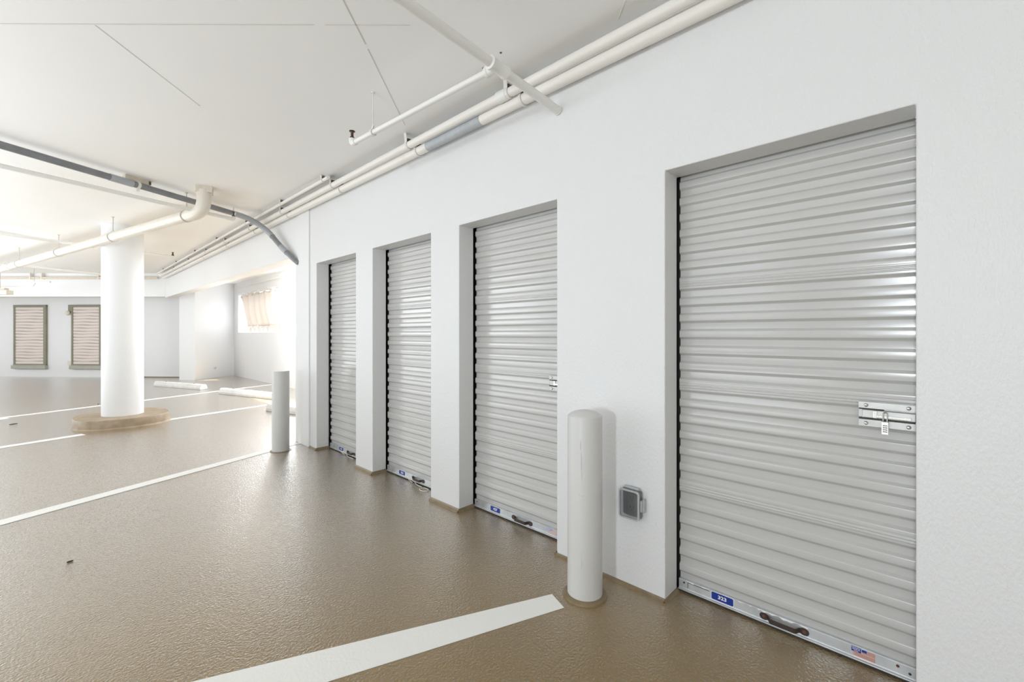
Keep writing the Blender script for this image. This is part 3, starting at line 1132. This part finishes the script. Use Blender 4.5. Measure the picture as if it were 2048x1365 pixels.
m.tube([r0 + ddir * 7.05, r0 + ddir * 7.25], 0.0665, 24)
m.build('pipe_coupling', M['pvc'], dp)
for y in (6.13, 8.13, 10.23, 12.31):
    t = (y - r0.y) / (r1.y - r0.y)
    ring_hanger(dp, r0.lerp(r1, t), ddir, 0.061, CEIL, name='hanger', strap='wire', w=0.02, rod=0.005)

# farther sprinkler and header pipes
def simple_pipe(name, label, pts, r, material, cat='pipe', n=12):
    t = thing(name, label, cat, (0, 0, 0))
    mb = MB()
    mb.tube(pts, r, n)
    mb.build('pipe_run', material, t)
    return t


t = simple_pipe('sprinkler_pipe', 'white pipe lit along its underside crossing before the far beam', [(-4.6, 12.05, 2.70), (-0.60, 14.12, 2.70)], 0.028, M['pipe'])
t = simple_pipe('sprinkler_pipe', 'thin white pipe near the ceiling crossing behind the drain pipe hanger', [(-4.6, 8.37, 2.82), (-1.55, 10.58, 2.82)], 0.020, M['pipe'])
t = simple_pipe('sprinkler_pipe', 'short white sprinkler pipe with a dark head showing right of the column', [(-2.8, 9.55, 2.76), (-0.52, 10.15, 2.76)], 0.022, M['pipe'], 'sprinkler')
m = MB()
m.lathe([(0.016, 0.02), (0.022, 0.03), (0.012, 0.045), (0.012, 0.075), (0.022, 0.08), (0.006, 0.086)], (-0.54, 10.145, 2.76), 12)
m.build('sprinkler_head', M['strap_dark'], t)
ho = Vector((0.0, 14.7, 0)) + HN * 0.05
t = simple_pipe('header_pipe', 'pipe coloured with its tan shade, running along the top of the far beam', [ho + HD * 0.15 + Vector((0, 0, 2.815)), ho + HD * 8.0 + Vector((0, 0, 2.815))], 0.030, M['pvc_box'])  # beige puts the pipe's tan shade into its colour
for k in (1.7, 3.2, 3.5, 4.9):
    c = ho + HD * k + Vector((0, 0, 2.815))
    m = MB()
    m.obox(c - HD * 0.015 + HN * 0.034 - Vector((0, 0, 0.036)), HD * 0.03, -HN * 0.08, (0, 0, CEIL - 2.815 + 0.036))
    m.build('pipe_clamp', M['pvc'], t)
zz = 2.51
pp = [(-3.7, 16.85), (-2.395, 15.535), (-2.345, 15.485), (-2.10, 15.235)]
hx = [(x - 0.0, y) for x, y in pp]
t = simple_pipe('offset_pipe', 'white pipe with a small offset step in front of the far beam', [(*hx[0], 2.49), (*hx[1], 2.49), (hx[1][0] + 0.012, hx[1][1] - 0.012, 2.50), (hx[2][0] - 0.01, hx[2][1] + 0.01, 2.565), (*hx[2], 2.575), (*hx[3], 2.575)], 0.024, M['pipe'])
m = MB()
m.tube([(hx[1][0] + 0.03, hx[1][1] - 0.03, 2.57), (hx[1][0] + 0.03, hx[1][1] - 0.03, CEIL)], 0.005, 8)
m.build('hanger_rod', M['wire'], t)

fx = thing('ceiling_fixture', 'beige box fixture hung from rods at the left edge before the far beam', 'light fixture', (-2.86, 15.82, 0))
fd = Vector((-0.69, 0.724, 0)).normalized()
fnn = Vector((-0.724, -0.69, 0))
m = MB()
m.obox(Vector((0.17, -0.18, 2.255)), fd * 1.1, fnn * 0.16, (0, 0, 0.10))
m.build('fixture_body', M['beige'], fx, bevel=0.01)
m = MB()
m.obox(Vector((0.09, -0.10, 2.355)), fd * 0.9, fnn * 0.10, (0, 0, 0.055))
m.build('fixture_tray', M['pvc_box'], fx)
for k in (0.15, 0.75):
    m = MB()
    c = Vector((0.09, -0.10, 0)) + fd * k + fnn * 0.05
    m.tube([c + Vector((0, 0, 2.40)), c + Vector((0, 0, CEIL))], 0.008, 8)
    m.build('hanger_rod', M['wire'], fx)

# ------------------------------------------------------------------ far windows with beige shutters
def far_pt(t, off, z):
    return FB + FD * t + FN * off + Vector((0, 0, z))


def shutter_window(n, label, t0, t1, z0, z1, extra=False):
    w = thing('window_%d' % n, label, 'window', tuple(far_pt((t0 + t1) / 2, 0, 0)), kind='structure')
    o = Vector(w.location)
    L = lambda t, off, z: far_pt(t, off, z) - o
    fw = 0.065
    m = MB()
    m.obox(L(t0, 0, z0), FD * 0.09, FN * 0.05, (0, 0, z1 - z0))
    m.build('frame_jamb', M['frame'], w)
    m = MB()
    m.obox(L(t1 - 0.05, 0, z0), FD * 0.05, FN * 0.05, (0, 0, z1 - z0))
    m.build('frame_jamb', M['frame'], w)
    m = MB()
    m.obox(L(t0, 0, z1 - fw), FD * (t1 - t0), FN * 0.055, (0, 0, fw))
    m.build('frame_head', M['frame'], w)
    m = MB()
    m.obox(L(t0, 0, z0), FD * (t1 - t0), FN * 0.055, (0, 0, 0.035))
    m.build('frame_foot', M['frame'], w)
    m = MB()
    m.obox(L(t0 - 0.02, 0, z0 - 0.11), FD * (t1 - t0 + 0.04), FN * 0.10, (0, 0, 0.11))
    m.build('window_sill', M['sill'], w, bevel=0.006)
    zz, k = z0 + 0.035, 0
    N = 19
    hh = (z1 - fw - zz) / N
    ta, tb = t0 + 0.09, t1 - 0.05
    for k in range(N):
        m = MB()
        wob = random.uniform(-0.002, 0.002)
        nseg = 8
        for i in range(nseg + 1):
            tt = ta + (tb - ta) * i / nseg
            dz = 0.006 * math.sin(i * 0.9 + k * 0.7) + wob
            for off, z in ((0.018, 0.001), (0.034, 0.006), (0.034, hh - 0.008), (0.018, hh - 0.003)):
                p = L(tt, off, zz + k * hh + z + (dz if 0 < k < N - 1 else 0))
                m.v.append(tuple(p))
        for i in range(nseg):
            for j in range(3):
                m.f.append([i * 4 + j, i * 4 + j + 1, (i + 1) * 4 + j + 1, (i + 1) * 4 + j])
                m.s.append(False)
            m.f.append([i * 4 + 3, i * 4, (i + 1) * 4, (i + 1) * 4 + 3])
            m.s.append(False)
        m.f.append([0, 3, 2, 1])
        e = nseg * 4
        m.f.append([e, e + 1, e + 2, e + 3])
        m.s += [False, False]
        m.build('slat', M['shutter'], w)
    m = MB()
    m.obox(L(ta, 0.002, zz), FD * (tb - ta), FN * 0.006, (0, 0, z1 - fw - zz))
    m.build('backing_panel', M['frame'], w)
    return w


w1 = shutter_window(1, 'olive-framed window with beige shutters, left of the one behind the column', 4.80, 5.90, 0.36, 2.24)
w2 = shutter_window(2, 'olive-framed window with beige shutters partly behind the round column', 2.95, 3.96, 0.36, 2.24)
m = MB()
oo = Vector(w2.location)
m.obox(far_pt(3.96, 0, 2.04) - oo, FD * 0.10, FN * 0.05, (0, 0, 0.20))
m.build('shutter_motor_box', M['frame'], w2)
m = MB()
c = far_pt(4.03, 0.09, 1.98) - oo
m.lathe([(0.012, -0.075), (0.05, -0.055), (0.062, 0.0), (0.05, 0.055), (0.03, 0.07)], c, 14)
m.obox(c - FD * 0.02 - FN * 0.09, FD * 0.04, FN * 0.09, (0, 0, 0.06))
m.build('cream_sensor', M['beige'], w2)
m = MB()
m.obox(far_pt(3.97, 0, 0.37) - oo, FD * 0.12, FN * 0.04, (0, 0, 0.13))
m.build('switch_plate', M['beige'], w2)

# ------------------------------------------------------------------ alcove window: rods, lacing and curtain
CX = 2.04
cu = thing('canvas_curtain', 'cream pleated canvas curtain laced between two rails in the alcove window', 'curtain', (CX, 13.6, 1.38))
m = MB()
NU, NV = 90, 10
yt0, yt1 = 15.75, 11.95
yb0, yb1 = 15.02, 11.90
for j in range(NV + 1):
    v = j / NV
    z = 1.55 + (2.53 - 1.55) * v
    for i in range(NU + 1):
        u = i / NU
        ya = yb0 + (yt0 - yb0) * v
        yb = yb1 + (yt1 - yb1) * v
        y = ya + (yb - ya) * u
        amp = 0.035 + 0.025 * math.sin(u * 9)
        x = amp * math.sin(u * 46 + 0.8 * math.sin(v * 3 + u * 7)) - 0.06 * math.sin(v * math.pi) * math.sin(u * 3.0)
        sag = -0.02 * math.sin(u * 40) * (v > 0.95)
        m.v.append((x, y - 13.6, z - 1.38 + sag))
for j in range(NV):
    for i in range(NU):
        a = j * (NU + 1) + i
        m.f.append([a, a + 1, a + NU + 2, a + NU + 1])
        m.s.append(True)
cl = m.build('canvas', M['curtain'], cu)
so = cl.modifiers.new('thick', 'SOLIDIFY')
so.thickness = 0.006
m = MB()
m.tube([(0, 16.0 - 13.6, 2.56 - 1.38), (0, 5.75 - 13.6, 2.56 - 1.38)], 0.022, 10)
m.build('top_rail', M['pipe_cream'], cu)
m = MB()
m.tube([(0, 15.1 - 13.6, 1.535 - 1.38), (0, 5.75 - 13.6, 1.535 - 1.38)], 0.016, 10)
m.build('bottom_rail', M['pipe_cream'], cu)
m = MB()
for i in range(30):
    y = 15.7 - i * 0.33
    m.tube([(0.01, y - 13.6, 2.585 - 1.38), (0.03, y - 0.06 - 13.6, 2.78 - 1.38)], 0.007, 6)
    if i > 2:
        m.tube([(0.02, y - 13.6, 1.38 - 1.38), (0.0, y - 0.05 - 13.6, 1.53 - 1.38)], 0.008, 6)
for i in range(22):
    y = 15.68 - i * 0.18
    m.tube([(-0.02, y - 13.6, 2.47 - 1.38), (0.028, y - 0.03 - 13.6, 2.54 - 1.38), (-0.02, y - 0.08 - 13.6, 2.585 - 1.38)], 0.010, 6)
tag(m.build('lacing', M['wire'], cu), kind='stuff')
m = MB()
nn = 40
for i in range(nn):
    y = 15.02 - i * 0.08
    m.obox((0.015 * math.sin(i * 1.3), y - 13.6, 0.015), (0.006, 0, 0), (0, -0.078, 0), (0, 0, 0.135))
m.build('canvas_skirt', M['curtain'], cu)
m = MB()
m.tube([(CX - 0.075, 16.1, 2.79), (CX - 0.075, 5.75, 2.79)], 0.020, 10)
tag(m.build('curtain_rod', M['pipe_cream']), 'thin pale rod high along the alcove window above the curtain', 'rod')

# ------------------------------------------------------------------ wheel stops
def wheel_stop(label, a, b, h=0.125):
    a, b = Vector((*a, 0)), Vector((*b, 0))
    d = (b - a).normalized()
    s = Vector((-d.y, d.x, 0))
    t = thing('wheel_stop', label, 'wheel stop', tuple((a + b) / 2), 'white concrete wheel stops')
    o = (a + b) / 2
    mb = MB()
    prof = [(-0.085, 0.0), (0.085, 0.0), (0.085, 0.045), (0.060, h - 0.012), (0.040, h), (-0.040, h), (-0.060, h - 0.012), (-0.085, 0.045)]
    mb.prism(prof, a - o, s, (0, 0, 1), b - a)
    mb.build('concrete_block', M['stop'], t, bevel=0.006)
    for k in (0.2, 0.8):
        mb = MB()
        c = a.lerp(b, k) - o
        mb.lathe([(0.016, h - 0.002), (0.016, h + 0.004), (0.01, h + 0.008)], c, 12)
        mb.build('anchor_pin', M['strap_dark'], t)
    return t


wheel_stop('white wheel stop farthest away, beside the far wall and right of the column', (-0.20, 14.42), (0.44, 12.62))
wheel_stop('white wheel stop in the sun patch between the two floor lines', (0.56, 11.50), (1.10, 9.62))
wheel_stop('white wheel stop partly hidden behind the far bollard', (0.55, 8.36), (1.05, 6.55))

# ------------------------------------------------------------------ leaf litter
def leaf(x, y, s, rot, label):
    mb = MB()
    pts = [(-s, 0), (-0.4 * s, 0.38 * s), (0.3 * s, 0.34 * s), (s, 0.02 * s), (0.25 * s, -0.3 * s), (-0.45 * s, -0.34 * s)]
    ca, sa = math.cos(rot), math.sin(rot)
    mb.prism([(p[0] * ca - p[1] * sa, p[0] * sa + p[1] * ca) for p in pts], (x, y, 0.001), (1, 0, 0), (0, 1, 0), (0, 0, 0.006))
    b = len(mb.v)
    return tag(mb.build('dry_leaf', M['leaf']), label, 'leaf')


leaf(-2.476, 9.803, 0.045, 0.4, 'small dark dry leaf on the floor left of the column')
leaf(-1.473, 11.45, 0.03, 1.4, 'tiny dark dry leaf on the floor just beyond the line behind the column')
leaf(-2.026, 3.635, 0.014, 0.2, 'tiny dark leaf on the near floor at the left')
